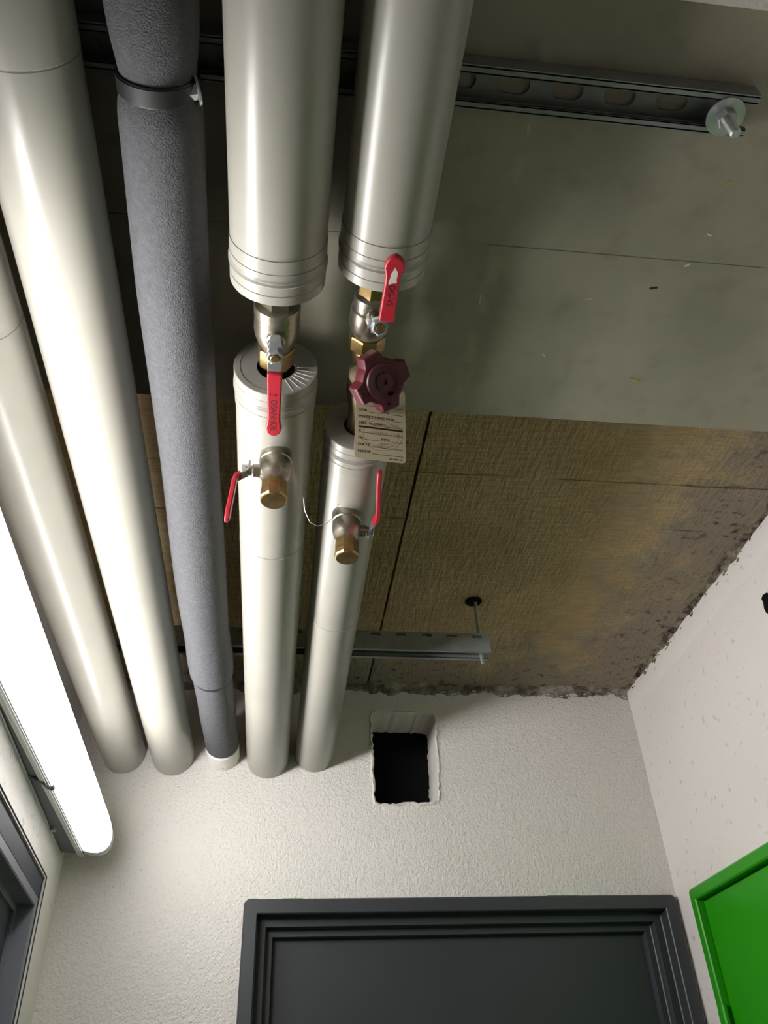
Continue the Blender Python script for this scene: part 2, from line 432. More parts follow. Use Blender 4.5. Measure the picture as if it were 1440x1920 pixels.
# ceiling: slab above, boards hung under it
mb = MB().box((-1.2, .78, ZC + .03 + H), (1.3, YW + .2, ZC + .10 + H))
ceiling = struct(obj('ceiling', mb, M_VOID, smooth=0), 'ceiling of brown fibrous insulation boards beyond the concrete beam')
cols = ((-.62, .2155), (.2205, .93)); rows = ((.78, 1.0470), (1.0482, 1.1785), (1.1805, 1.90))
for ci, (x0, x1) in enumerate(cols):
    for ri, (y0, y1) in enumerate(rows):
        dz = ((.0, .0012, .0), (.001, 0, .0015))[ci][ri]
        nx, ny = int((x1-x0)/.022), max(3, int((y1-y0)/.022))
        vs = []; fs = []
        for j in range(ny+1):
            for i in range(nx+1):
                x = x0 + (x1-x0)*i/nx; y = y0 + (y1-y0)*j/ny
                if ci == 1 and i == 0: x += .0016*mnoise.noise(Vector((0, y*60, 3)))
                if ci == 0 and i == nx: x += .0016*mnoise.noise(Vector((7, y*60, 3)))
                z = ZC + dz + .0022*mnoise.noise(Vector((x*14, y*14, ri))) + .0012*mnoise.noise(Vector((x*50, y*50, ri)))
                vs.append(V(x, y, z))
        for j in range(ny):
            for i in range(nx):
                fs.append((j*(nx+1)+i, j*(nx+1)+i+1, (j+1)*(nx+1)+i+1, (j+1)*(nx+1)+i))
        nb = len(vs)
        rim = [i for i in range(nx+1)] + [(j+1)*(nx+1)-1 for j in range(1, ny+1)] + [ny*(nx+1)+i for i in range(nx-1, -1, -1)] + [j*(nx+1) for j in range(ny-1, 0, -1)]
        for q in rim: vs.append(Vector((vs[q].x, vs[q].y, ZC + .03 + H)))
        q = len(rim)
        fs += [(rim[i], rim[(i+1) % q], nb+(i+1) % q, nb+i) for i in range(q)]
        obj('board', MB().add(vs, fs), M_BOARD, ceiling, smooth=40)
# concrete beam
mb = MB().box((-.62, .2567, ZB + H), (1.1, .7945, ZB + H + .15))
beam = struct(obj('ceiling_beam', mb, M_CONC, smooth=0, bevel=.002), 'smooth grey concrete beam crossing the ceiling above the pipes')
for (x, y, ang, L, w, ma) in ((.4644, .4347, 2.2, .013, .0022, M_FLECK_Y), (.4692, .7268, .2, .017, .004, M_FLECK_Y), (.4368, .5762, -.3, .010, .003, M_FLECK_D),
        (.4651, .5401, -.6, .008, .003, M_FLECK_W), (.229, .3954, 1.2, .006, .002, M_FLECK_W), (.2275, .40, 1.2, .004, .002, M_FLECK_Y), (.225, .612, 1.4, .016, .0018, M_FLECK_W), (.234, .7254, 1.3, .010, .002, M_FLECK_Y),
        (.36, .60, -.25, .012, .0012, M_FLECK_W), (.4743, .4975, .3, .007, .003, M_FLECK_W), (.33, .694, .8, .006, .002, M_FLECK_W)):
    pts = jagged(rounded([(-L, -w), (L, -w*.6), (L*.9, w), (-L*.8, w*.8)], w*.8), .004, w*.25, int(x*1e4))
    e1 = Vector((math.cos(ang), math.sin(ang), 0)); e2 = Vector((-math.sin(ang), math.cos(ang), 0))
    obj('paint_fleck', MB().prism(pts, V(x*.9776, y*.9776, ZB), e1*.5, e2*.5, -Z, -.0004, .0005), ma, beam, smooth=0)
# white plastered ceiling on this side of the beam
mb = MB().box((-1.2, YN,   .8015 + H), (1.3, .2560, .95 + H)); struct(obj('ceiling_near', mb, M_WALL, smooth=0), 'white plastered ceiling strip before the beam')

# crumbly mortar joints between boards and walls
def mortar(name, n_long, path, label, seed, w, ma):
    """path(t) -> (corner point, direction into the room along the ceiling, direction along the joint, metres along)"""
    prof = [(-.004, -.070), (.0015, -.056), (.003, -.042), (.005, -.028), (.009, -.016), (.016, -.009), (.028, -.005), (.042, -.003), (.056, -.0015), (.070, .004)]
    vs = []; q = len(prof)
    for i in range(n_long+1):
        p, inn, al, mt = path(i/n_long)
        s = w*(.80 + .75*mnoise.noise(Vector((mt*9, seed, 0))) + .45*mnoise.noise(Vector((mt*31, seed, 5))))
        s = max(.15, s)
        for j, (a, d) in enumerate(prof):
            nn = .0050*mnoise.noise(Vector((mt*28, j*.6, seed))) + .0042*mnoise.noise(Vector((mt*75, j*1.1, seed+4))) + .0028*mnoise.noise(Vector((mt*190, j*2.3, seed+8)))
            e_ = 0 if j in (0, q-1) else 1
            vs.append(p + inn*(a*s + (nn if e_ else -.004)) + Z*(d*s + (nn*.8 if e_ else .004*(1 if j else 0))) + al*nn*.6)
    fs = [(i*q+j, (i+1)*q+j, (i+1)*q+j+1, i*q+j+1) for i in range(n_long) for j in range(q-1)]
    return struct(obj(name, MB().add(vs, fs), ma, smooth=35), label)
M_MORTAR2 = mat('dark_crumbly_mortar', (46, 38, 28), .95, colour2=(150, 140, 122), mix_scale=34, bump=1, bump_scale=160, bump_dist=.006)
mortar('trim_1', 640, lambda t: (V(-.45 + 1.36*t, YW, ZC), -Y, X, 1.36*t), 'crumbly grey mortar joint where boards meet the back wall', 2.0, .42, M_MORTAR)
mortar('trim_2', 500, lambda t: (V(XR, YW - 1.06*t, ZC), -X, Y, 1.06*t), 'ragged dark mortar joint along the top of the right wall', 9.0, .34, M_MORTAR2)

# ------------------------------------------------------------------ doors
def frame_sweep(o, e1, n, x0, x1, z0, z1, prof, rad):
    """U-shaped frame: prof = list of (inward distance, offset towards the room)"""
    vs = []; ns = 6; P = 2 + 2*(ns+1)
    for a, bb in prof:
        line = [(x0+a, z0)]
        for side in (0, 1):
            for i in range(ns+1):
                t = i/ns*math.pi/2
                r = rad - a
                if r > 0:
                    if side == 0: line.append((x0+rad - r*math.cos(t), z1-rad + r*math.sin(t)))
                    else: line.append((x1-rad + r*math.sin(t), z1-rad + r*math.cos(t)))
                else:
                    line.append((x0+a, z1-a) if side == 0 else (x1-a, z1-a))
        line.append((x1-a, z0))
        vs += [o + e1*x + Z*z + n*bb for x, z in line]
    fs = [(i*P+j, i*P+j+1, (i+1)*P+j+1, (i+1)*P+j) for i in range(len(prof)-1) for j in range(P-1)]
    return MB().add(vs, fs)

# dark door in the back wall
O = Vector((0, YW, H))
d1 = thing('door_1', V(.42, YW, -H), 'dark grey steel door and frame below the square hole', 'door'); d1['kind'] = 'structure'
prof = [(0, -.01), (0, .010), (.003, .013), (.027, .013), (.029, .011), (.029, -.022), (.031, -.024), (.047, -.024), (.048, -.026), (.048, -.046), (.050, -.048), (.062, -.048), (.063, -.050), (.063, -.085)]
fr = obj('door_frame', frame_sweep(O, X, -Y, DOOR[0], DOOR[1], -H, DOOR[2], prof, .012), M_DARK, d1, smooth=30)
mb = MB().box((DOOR[0]+.058, YW + .070, .004), (DOOR[1]-.058, YW + .11, DOOR[2]-.060 + H)); obj('door_leaf', mb, M_DARK, d1, smooth=0)
# strokes of green paint left on the wall above the frame
for x0, x1 in ((-.05, -.02), (.02, .075), (.60, .68)):
    pts = [(x0, .4195), (x1, .4195), (x1-.008, .4222), ((x0+x1)/2, .4228), (x0+.004, .4224)]
    obj('green_paint_stroke', MB().prism(pts, O, X, Z, -Y, -.001, .004), M_GREENPAINT, d1, smooth=0)

# green door in the right wall
d3 = thing('door_3', V(XR, 1.25, -H), 'bright green door with matching frame in the right wall', 'door'); d3['kind'] = 'structure'
O3 = Vector((XR, 0, H))
prof = [(0, -.01), (0, .008), (.003, .011), (.022, .011), (.025, .009), (.025, -.010), (.030, -.012), (.034, -.012)]
obj('door_frame', frame_sweep(O3, Y, -X, GD[0], GD[1], -H, GD[2], prof, .010), M_GREEN, d3, smooth=30)
mb = MB().box((XR + .004, GD[0]+.027, -1.655 + H), (XR + .045, GD[1]-.0285, GD[2]-.0290 + H)); obj('door_leaf', mb, M_GREEN, d3, smooth=0, bevel=.002)
hg = obj('hinge', MB().lathe([(0, 0), (.007, .0), (.007, .09), (0, .09)], V(XR - .010, 1.764, .105), Z, 16), M_GREEN, d3)
obj('hinge_plate', MB().box((XR - .0125, 1.764, .11 + H), (XR - .0095, 1.788, .185 + H)), M_GREEN, hg, smooth=0)

# dark door in the left wall
d2 = thing('door_2', LW(.6, 0, -H), 'dark blue grey door set in the left wall under the lamp', 'door'); d2['kind'] = 'structure'
OL = LW(0, 0, 0)
# plaster-side lining, then the frame proper
mb = frame_sweep(OL, LU, LV, LD[0], LD[1], -H, LD[2], [(0, .002), (.003, -.002), (.010, -.010), (.012, -.014), (.014, -.10)], .004)
obj('frame_lining', mb, M_NAVY, d2, smooth=30)
mb = MB().box((0, 0, 0), (1, 1, 1)); mb.v = [OL + LU*(LD[0]+.012 + p.x*(LD[1]-LD[0]-.024)) + LV*(-.016 + p.y*.012) + Z*(LD[2]-.042 + p.z*.042) for p in mb.v]
obj('frame_head', mb, M_NAVY, d2, smooth=0, bevel=.002)
mb = frame_sweep(OL, LU, LV, LD[0]+.012, LD[1]-.012, -H, LD[2]-.040, [(0, -.10), (0, -.006), (.002, -.004), (.016, -.004), (.018, -.006), (.018, -.035), (.030, -.035), (.030, -.10)], .002)
obj('door_frame', mb, M_HOUSING if False else mat('pale_blue_grey_frame', (120, 122, 132), .4), d2, smooth=30)  # frame flange in a paler tone than lining, head and leaf
mb = MB().box((0, 0, 0), (1, 1, 1)); mb.v = [OL + LU*(LD[0]+.035 + p.x*(LD[1]-LD[0]-.07)) + LV*(-.07 + p.y*.03) + Z*(-H + .004 + p.z*(LD[2]-.062+H)) for p in mb.v]
obj('door_leaf', mb, M_NAVY, d2, smooth=0)
mb = MB().box((0, 0, 0), (1, 1, 1)); mb.v = [OL + LU*(LD[0]+.10 + p.x*(LD[1]-LD[0]-.20)) + LV*(-.041 + p.y*.006) + Z*(-.9 + p.z*(LD[2]-.13+.9)) for p in mb.v]
obj('raised_panel', mb, M_NAVY, d2, smooth=0, bevel=.003)

# ------------------------------------------------------------------ pipes
PY0 = -2.38
def pipe_root(x, z, y, label):
    return thing('insulated_pipe', V(x, y, z), label, 'pipe', 'grey jacketed pipes under the ceiling')

def sleeve(root, x, z, r, y0, y1, lip0=0, lip1=0):
    """one length of jacket: hollow-looking tube with rounded rims"""
    prof = [(r-.004, 0), (r-.0006, 0), (r, .0008), (r, y1-y0-.0008), (r-.0006, y1-y0), (r-.004, y1-y0)]
    return obj('jacket_sleeve', MB().lathe(prof, V(x, y0, z), Y, 96), M_JACKET, root, smooth=18)

def groove(root, x, z, r, y, w=.0012):
    return obj('seam_line', MB().lathe([(r-.003, -w/2), (r-.0003, -w/2), (r-.0003, w/2), (r-.003, w/2)], V(x, y, z), Y, 96), M_GROOVE, root, smooth=40)

# the two pipes nearest the lamp
p1 = pipe_root(-.3485, .7355, YW, 'leftmost grey jacketed pipe, next to the glowing lamp')
sleeve(p1, -.3485, .7355, .0468, PY0, .62); sleeve(p1, -.3485, .7355, .0471, .6205, YW - .001)
p2 = pipe_root(-.238, .7325, YW, 'second grey jacketed pipe from the lamp, left of the charcoal foam pipe')
sleeve(p2, -.238, .7325, .0482, PY0, .325); groove(p2, -.238, .7325, .0482, .3253); sleeve(p2, -.238, .7325, .0478, .3257, YW - .001)

def collar(root, x, z, r, y, sgn, label=None):
    """end collar with rolled beads; y = free end, sgn = direction away from the end along the pipe"""
    L = .052
    prof = [(r-.006, 0), (r+.0004, 0), (r+.0012, .0006), (r+.0012, .0105), (r+.0004, .0112), (r+.0004, .012), (r+.0012, .0128), (r+.0012, .0215),
            (r+.0022, .023), (r+.0012, .0245), (r+.0006, .0252), (r+.0022, .0275), (r+.0012, .030), (r+.0010, .0365), (r+.0002, .0368), (r+.0002, .0376), (r+.0010, .038), (r+.0008, L), (r-.002, L+.0004)]
    return obj('end_collar', MB().lathe([(a, h*sgn) for a, h in prof], V(x, y, z), Y, 96), M_JACKET, root, smooth=14)

def disc(root, x, z, r, y, sgn, hole_r):
    """flat end disc with a hole; slightly set in"""
    prof = [(hole_r, .004*sgn), (hole_r, .0006*sgn), (r-.0012, .0006*sgn), (r-.0012, .006*sgn)]
    return obj('end_disc', MB().lathe(prof, V(x, y, z), Y, 96), M_CAP, root, smooth=30)

X4, Z4, R4 = -.0215, .7275, .0488
X5, Z5, R5 = .0868, .7390, .0448
p4a = pipe_root(X4, Z4, .53, 'thick grey pipe end above the ball valve with the lever pointing down')
sleeve(p4a, X4, Z4, R4, PY0, .53); collar(p4a, X4, Z4, R4, .5305, -1); disc(p4a, X4, Z4, R4, .5305, -1, .012)
p4b = pipe_root(X4, Z4, YW, 'grey pipe with pleated end disc, carrying the left drain valve')
sleeve(p4b, X4, Z4, R4-.0008, .660, .986); sleeve(p4b, X4, Z4, R4-.0004, .9865, YW - .001); collar(p4b, X4, Z4, R4-.0008, .656, 1)
dd = disc(p4b, X4, Z4, R4-.0008, .656, 1, .0225)
for k, ang in enumerate((-8, -18, -28, -39, -50, -62, 2)):
    t = math.radians(ang); d = Vector((math.cos(t), 0, math.sin(t))); e2 = Vector((-math.sin(t), 0, math.cos(t)))
    obj('pleat', MB().prism([(.0245, -.0004), (R4-.0025, -.0004), (R4-.0025, .0004), (.0245, .0002)], V(X4, .656, Z4), d, e2, -Y, -.0008, .0002), M_PLEAT, dd, smooth=0)
p5a = pipe_root(X5, Z5, .515, 'thick grey pipe end behind the raised red lever on the right')
sleeve(p5a, X5, Z5, R5+.0004, PY0, .514); collar(p5a, X5, Z5, R5+.0004, .5145, -1); disc(p5a, X5, Z5, R5, .5145, -1, .010)
p5b = pipe_root(X5, Z5, YW, 'rightmost grey pipe beyond the maroon handwheel, carrying the right drain valve')
sleeve(p5b, X5, Z5, R5-.0006, .762, 1.217); sleeve(p5b, X5, Z5, R5-.0002, 1.2175, YW - .001); collar(p5b, X5, Z5, R5-.0008, .758, 1); disc(p5b, X5, Z5, R5-.0008, .758, 1, .020)

# charcoal foam pipe
def foam_centre(y):
    ks = ((-2.4, -.124), (.1, -.1265), (.3, -.1275), (.6, -.1325), (1.2, -.1350), (1.45, -.1320), (1.6, -.1290), (1.81, -.1245), (1.9, -.1235))
    for (a, xa), (b_, xb) in zip(ks, ks[1:]):
        if y <= b_:
            t = (y-a)/(b_-a); t = t*t*(3-2*t); return xa + (xb-xa)*t
    return ks[-1][1]
foam = thing('foam_insulated_pipe', V(-.1245, YW, .735), 'charcoal foam covered pipe between the grey pipes, clamped near the viewer', 'pipe')
def foam_run(name, rad, y0, y1, n, mt):
    path = []; rs = []
    for i in range(n+1):
        y = y0 + (y1-y0)*i/n
        path.append(V(foam_centre(y), y, .735 + .0006*math.sin(y*9))); rs.append(rad(y))
    return obj(name, MB().tube(path, rs, 56), mt, foam, smooth=50)
def g(y, c_, s): return math.exp(-((y-c_)/s)**2)
foam_run('foam_sleeve', lambda y: .0385 - .0058*g(y, .343, .032) + .0005*math.sin(y*17), PY0, .3405, 200, M_FOAM)
foam_run('foam_sleeve', lambda y: .0384 - .0052*g(y, .343, .016) + .0022*g(y, 1.15, .3) + .0034*g(y, 1.40, .07) - (.012*max(0, (y-1.448)/.016)**2) + .0006*math.sin(y*13), .3415, 1.464, 160, M_FOAM)
foam_run('foam_sleeve', lambda y: .0378 - .006*max(0, (1.470-y)/.006)**2 - .010*max(0, (y-1.800)/.008)**2, 1.464, 1.8085, 80, M_FOAM)
foam_run('dark_joint', lambda y: .0368, 1.455, 1.474, 4, M_RUBBER)
foam_run('wall_cuff', lambda y: .0378 - .003*max(0, (1.812-y)/.004)**2, 1.808, YW - .001, 24, M_WALL)

# clamp round the foam pipe under the near rail
cl = thing('pipe_clamp', V(-.128, .343, .735), 'black rubber lined pipe clamp squeezing the charcoal foam pipe', 'clamp')
cx = foam_centre(.343)
obj('rubber_liner', MB().lathe([(.030, -.009), (.0345, -.009), (.0352, -.008), (.0352, .008), (.0345, .009), (.030, .009)], V(cx, .3435, .735), Y, 64), M_RUBBER, cl, smooth=40)
obj('steel_band', MB().lathe([(.0348, -.0072), (.0360, -.0072), (.0360, .0072), (.0348, .0072)], V(cx, .3435, .735), Y, 64), mat('dark_clamp_steel', (20, 21, 22), .6, 0), cl, smooth=40)
bx_, bz_ = -.1005, .7210
obj('clamp_ear', MB().box((bx_ - .013, .3365, bz_ - .006 + H), (bx_ - .0105, .3505, bz_ + .012 + H)).box((bx_ - .005, .3365, bz_ - .006 + H), (bx_ - .0025, .3505, bz_ + .012 + H)), M_ZINC, cl, smooth=0, bevel=.0008)
ax_ = Vector((1, -.12, .35)).normalized()
bolt = obj('clamp_bolt', MB().lathe([(0, -.020), (.0042, -.020), (.0042, .004), (0, .004)], V(bx_, .3435, bz_), ax_, 20), M_ZINC, cl)
obj('bolt_nut', MB().lathe([(0, -.0025), (.0078, -.0025), (.0078, .0062), (0, .0062)], V(bx_, .3435, bz_), ax_, 6), M_ZINC, bolt, smooth=0)
obj('bolt_washer', MB().lathe([(0, .0062), (.0125, .0062), (.0125, .0082), (0, .0085)], V(bx_, .3435, bz_), ax_, 32), M_ZINC, bolt)
obj('hanger_stud', MB().lathe([(0, 0), (.004, 0), (.004, .018), (0, .018)], V(cx, .3435, .770), Z, 16), M_ZINC, cl)

# ------------------------------------------------------------------ strut channels
def stadium(cx, cy, L, w, n=6):
    r = w/2; out = []
    for s, a0 in ((1, -90), (-1, 90)):
        for i in range(n+1):
            t = math.radians(a0 + 180*i/n); out.append((cx + s*(L/2-r)*1 + r*math.cos(t), cy + r*math.sin(t)))
    return out

def channel(root, x0, x1, yc, zb, slots_on, centres, size=.041, t=.0025, hgt=.041, lipw=.0095):
    y0, y1, zt = yc-size/2, yc+size/2, zb+hgt
    P = lambda: Vector((0, 0, H))
    rect = lambda a, b_, c_, d: [(a, c_), (b_, c_), (b_, d), (a, d)]
    sl = [stadium(c_, .002, .032, .017) for c_ in centres]
    # web (top)
    obj('web', MB().plate(rect(x0, x1, -size/2, size/2), sl if 'web' in slots_on else [], Vector((0, yc, zt + H)), X, Y, -Z, 0, t), M_GALV, root, smooth=30)
    for side, yy, n in (('near', y0, Y), ('far', y1, -Y)):
        hs = [stadium(c_, .033, .022, .008) for c_ in centres] if side in slots_on else []
        fl = obj('flange', MB().plate(rect(x0, x1, 0, hgt - t), hs, Vector((0, yy, zb + H)), X, Z, n, 0, t), M_GALV, root, smooth=30)
        lp = MB(); s = 1 if side == 'near' else -1
        ya, yb = yy + s*t*.2, yy + s*lipw
        lp.box((x0, min(ya, yb), zb + H), (x1, max(ya, yb), zb + t + H))
        yc_ = yy + s*lipw
        lp.box((x0, min(yc_, yc_ - s*t), zb + H), (x1, max(yc_, yc_ - s*t), zb + min(.0085, hgt*.3) + H))
        obj('lip', lp, M_GALV, fl, smooth=0, bevel=.0006)

near = thing('strut_channel', V(.02, .343, .785), 'slotted steel channel fixed to the concrete beam, with end bolt', 'rail', 'slotted mounting channels')
FS = [.3585 - .0534*k for k in range(15)]
channel(near, -.43, .436, .343, .785, ('web',), FS, hgt=.021, lipw=.0085)
# end bolt: washer, nut and threaded stud
bx, by, bz = .4085, .3445, .785
w_ = obj('washer', MB().lathe([(.0055, 0), (.0185, 0), (.0188, -.001), (.0188, -.0022), (.0055, -.0022)], V(bx, by, bz), Z, 40), M_ZINC, near, smooth=40)
obj('hex_nut', MB().lathe([(0, -.0022), (.0092, -.0022), (.0098, -.0035), (.0098, -.0090), (.0088, -.0102), (0, -.0102)], V(bx, by, bz), Z, 6), M_ZINC, w_, smooth=0)
st = MB().lathe([(0, .022)] + [(.0048 + (.0006 if i % 2 else 0), .022 - i*.0011) for i in range(52)] + [(.004, -.0355), (0, -.0355)], V(bx, by, bz), Z, 20)
obj('threaded_stud', st, M_ZINC, near, smooth=40)

far = thing('strut_channel', V(.02, 1.4575, .785), 'slotted steel channel hanging from a threaded rod by the back wall', 'rail', 'slotted mounting channels')
BS = [.3967 - .0525*k for k in range(15)]
channel(far, -.43, .4225, 1.4585, .785, ('near', 'web'), BS)
rx, ry = .4070, 1.4585
st = MB().lathe([(0, ZC + .02 - .765)] + [(.0038 + (.0005 if i % 2 else 0), ZC + .02 - .765 - i*.0014) for i in range(112)] + [(.003, .0), (0, .0)], V(rx, ry, .768), Z, 16)
obj('threaded_rod', st, M_ZINC, far, smooth=40)
obj('hex_nut', MB().lathe([(0, 0), (.0085, 0), (.0090, .001), (.0090, .007), (.0080, .008), (0, .008)], V(rx, ry, .815), Z, 6), M_ZINC, far, smooth=0)
obj('anchor_hole', MB().lathe([(0, 0), (.016, .0), (.018, .002), (.018, .004), (0, .004)], V(rx - .003, ry, ZC - .0035), Z, 24), M_VOID, far, smooth=0)

# ------------------------------------------------------------------ valves
def lever_grip(o, l, w, n, L, wd, bulb, th=.0035, taper=.9):
    """red grip outline: straight strip ending in a rounded bulb; l along, w across, n thickness normal"""
    h = wd/2; bb = bulb/2
    pts = [(0, -h), (L-.030, -h*taper), (L-.022, -h*.95), (L-.014, -bb), (L-.006, -bb*.8), (L-.002, -bb*.42), (L, 0), (L-.002, bb*.42), (L-.006, bb*.8), (L-.014, bb), (L-.022, h*.95), (L-.030, h*taper), (0, h)]
    return MB().prism(pts, o, l, w, n, -th, th)

def strip(path, width_dir, w, th):
    """bent flat bar through the points"""
    vs = []; n = len(path); fs = []
    for i, p in enumerate(path):
        d = (path[min(i+1, n-1)] - path[max(i-1, 0)]).normalized(); nn = d.cross(width_dir).normalized()
        ww = w[i] if isinstance(w, list) else w
        for a, b_ in ((-1, -1), (1, -1), (1, 1), (-1, 1)): vs.append(p + width_dir*(a*ww/2) + nn*(b_*th/2))
    fs = [(i*4+j, i*4+(j+1) % 4, (i+1)*4+(j+1) % 4, (i+1)*4+j) for i in range(n-1) for j in range(4)] + [(3, 2, 1, 0), tuple((n-1)*4+j for j in range(4))]
    return MB().add(vs, fs)

# ball valve of the left line (lever pointing away from the viewer)
v1 = thing('ball_valve', V(X4, .594, Z4), 'nickel ball valve with red lever hanging over the pleated pipe end', 'valve', 'inline ball valves')
o = V(X4, .594, Z4)
obj('hex_end', MB().lathe([(0, -.060), (.0150, -.060), (.0190, -.056), (.0190, -.028), (.018, -.026), (0, -.026)], o, Y, 6, phase=.3), M_NICKEL, v1, smooth=0)
obj('valve_body', MB().lathe([(0, -.030), (.0200, -.030), (.0248, -.0285), (.0255, -.026), (.0255, -.017), (.0240, -.0155), (.0250, -.012), (.0256, .004), (.0245, .012), (.0215, .022), (.0175, .030), (.0175, .040), (0, .040)], o, Y, 48), M_NICKEL, v1, smooth=30)
obj('union_nut', MB().lathe([(0, .030), (.0205, .030), (.0216, .032), (.0216, .052), (.0205, .055), (0, .0595)], o, Y, 8, phase=.2), M_BRASS, v1, smooth=0)
sd = -Z
obj('stem_neck', MB().lathe([(0, .015), (.0105, .015), (.0105, .030), (.0085, .032), (.0085, .044), (0, .044)], o, sd, 28), M_NICKEL, v1)
lz = Z4 - .0475
lever = obj('lever_plate', strip([V(X4, .5805, lz + .013), V(X4, .5825, lz + .004), V(X4, .5870, lz), V(X4, .6010, lz), V(X4, .6090, lz - .009), V(X4, .6180, lz - .0115), V(X4, .6300, lz - .0120)], X, [.010, .013, .0165, .0165, .0150, .0150, .0150], .0024), M_ZINC, v1, smooth=0, bevel=.0006)
obj('lever_nut', MB().lathe([(0, .0485), (.0090, .0485), (.0094, .0495), (.0094, .0550), (.0080, .0565), (.0062, .0565), (.0058, .0550), (0, .0550)], o, sd, 6, phase=.2), M_ZINC, lever, smooth=0)
obj('stem_end', MB().lathe([(0, .052), (.0050, .052), (.0050, .0578), (.0042, .0584), (0, .0584)], o, sd, 20), M_BRASS, lever)
gz = lz - .0122
gr = obj('grip', lever_grip(V(X4 + .0005, .6110, gz), Y, -X, -Z, .0985, .0165, .0190), M_RED, lever, smooth=30, bevel=.0016)
text_part('stamped_marks', 'OBANNOE', .0102, M_LEVERINK, gr, V(X4 - .0030, .6110 + .038, gz - .00355), Y, -Z)
text_part('stamped_marks', '1/4', .0075, M_LEVERINK, gr, V(X4 - .0055, .6110 + .033, gz - .00355), X, -Z)

# ball valve of the right line (lever pointing towards the viewer)
v2 = thing('ball_valve', V(X5, .58, Z5), 'nickel ball valve with worn red lever raised beside the right pipe end', 'valve', 'inline ball valves')
o = V(.0822, .580, Z5)
obj('hex_end', MB().lathe([(0, -.062), (.0120, -.062), (.0165, -.058), (.0165, -.030), (.0150, -.026), (0, -.026)], o, Y, 6, phase=.25), M_BRASS, v2, smooth=0)
obj('valve_body', MB().lathe([(0, -.030), (.0150, -.030), (.0195, -.0270), (.0205, -.024), (.0205, -.012), (.0225, -.010), (.0232, .002), (.0232, .012), (.0205, .022), (.0170, .028), (0, .030)], o, Y, 48), M_NICKEL, v2, smooth=30)
obj('union_nut', MB().lathe([(0, .026), (.0205, .026), (.0215, .028), (.0215, .044), (.0195, .0465), (0, .0475)], o, Y, 8, phase=.3), M_BRASS, v2, smooth=0)
sd = (V(.0883, .5500, .6780) - o).normalized()
obj('stem_neck', MB().lathe([(0, .012), (.0095, .012), (.0095, .030), (.0080, .032), (.0080, .056), (0, .056)], o, sd, 28), M_NICKEL, v2)
no = o + sd*.0555
lx_ = Vector((1, 0, 0)); g0 = V(.0918, .5330, .6715); g1 = V(.0920, .4540, .6715); ld = (g1 - g0).normalized(); wd_ = (lx_ - ld*lx_.dot(ld)).normalized(); gn = ld.cross(wd_)
if gn.z > 0: gn = -gn
lever = obj('lever_plate', strip([no - ld*.010 + Z*.0005, no, no + ld*.010 - Z*.0010, g0 + ld*.004, g0 + ld*.014], wd_, [.014, .018, .0165, .0150, .0150], .0024), M_ZINC, v2, smooth=0, bevel=.0006)
obj('lever_stop', MB().prism([(-.004, -.0115), (.010, -.0115), (.010, -.0095), (-.004, -.0095)], no, ld, wd_, gn, -.012, .001), M_ZINC, lever, smooth=0, bevel=.0005)
obj('lever_nut', MB().lathe([(0, .0565), (.0088, .0565), (.0092, .0575), (.0092, .0635), (.0080, .065), (.0060, .065), (.0056, .0635), (0, .0635)], o, sd, 6), M_ZINC, lever, smooth=0)
obj('stem_end', MB().lathe([(0, .060), (.0048, .060), (.0048, .0665), (.004, .067), (0, .067)], o, sd, 20), M_BRASS, lever)
gr = obj('grip', lever_grip(g0, ld, wd_, gn, .079, .0165, .0205), M_RED, lever, smooth=30, bevel=.0016)
text_part('stamped_marks', 'DG-VS', .0090, M_LEVERINK, gr, g0 + ld*.046 + gn*.0036 - wd_*.003, -ld, gn)
pts = jagged([(-.009, -.004), (.004, -.003), (.012, .000), (.006, .0035), (-.006, .004)], .004, .0010, 6)
obj('worn_patch', MB().prism(pts, g0 + ld*.055, ld, wd_, gn, .0030, .0037), M_FLECK_W, gr, smooth=0)

# balancing valve with maroon handwheel
bv = thing('balancing_valve', V(X5, .70, Z5), 'brass balancing valve with maroon four lobed handwheel', 'valve')
M_AMETAL = mat('dull_grey_brass', (164, 150, 122), .42, .85, colour2=(140, 126, 98), mix_scale=40)
o = V(.0850, .640, Z5)
obj('inlet_neck', MB().lathe([(0, -.012), (.0165, -.012), (.0175, -.010), (.0175, .004), (.0160, .008), (.0160, .024), (0, .024)], o, Y, 32), M_BRASS, bv, smooth=30)
obj('valve_body', MB().lathe([(0, .018), (.0175, .018), (.0190, .024), (.0200, .040), (.0205, .055), (.0180, .070), (.0150, .085), (.0150, .125), (0, .125)], o, Y, 40), M_AMETAL, bv, smooth=40)
wa = Vector((.30, -.58, -.75)).normalized()
wc = V(.0950, .5890, .640)                      # middle of the wheel face
we1 = (X - wa*X.dot(wa)).normalized(); we2 = wa.cross(we1)
obj('bonnet', MB().lathe([(0, -.078), (.0100, -.078), (.0125, -.070), (.0125, -.060), (.0120, -.030), (.0120, -.010), (0, -.010)], wc, wa, 32), M_AMETAL, bv, smooth=30)
def lobes(scale, rv=.0252, rt=.0320, ht=.0098, phi=30):
    out = []
    for k in range(4):
        a0 = math.radians(phi + (0, 92, 184, 262)[k]); a1 = math.radians(phi + (92, 184, 262, 360)[k])
        c_, s_ = math.cos(a0), math.sin(a0)
        for q in (-1, 1):
            out.append(((rt*c_ - q*ht*s_)*scale, (rt*s_ + q*ht*c_)*scale))
        for t in (.33, .42, .5, .58, .67):
            a = a0 + (a1-a0)*t; out.append((rv*math.cos(a)*scale, rv*math.sin(a)*scale))
    return out
wm = MB(); layers = [(lobes(.93), -.024), (lobes(1.0), -.020), (lobes(1.0), -.003), (lobes(.95), .0)]
k = len(layers[0][0]); vs = []
for L, h in layers: vs += [wc + we1*x + we2*y + wa*h for x, y in L]
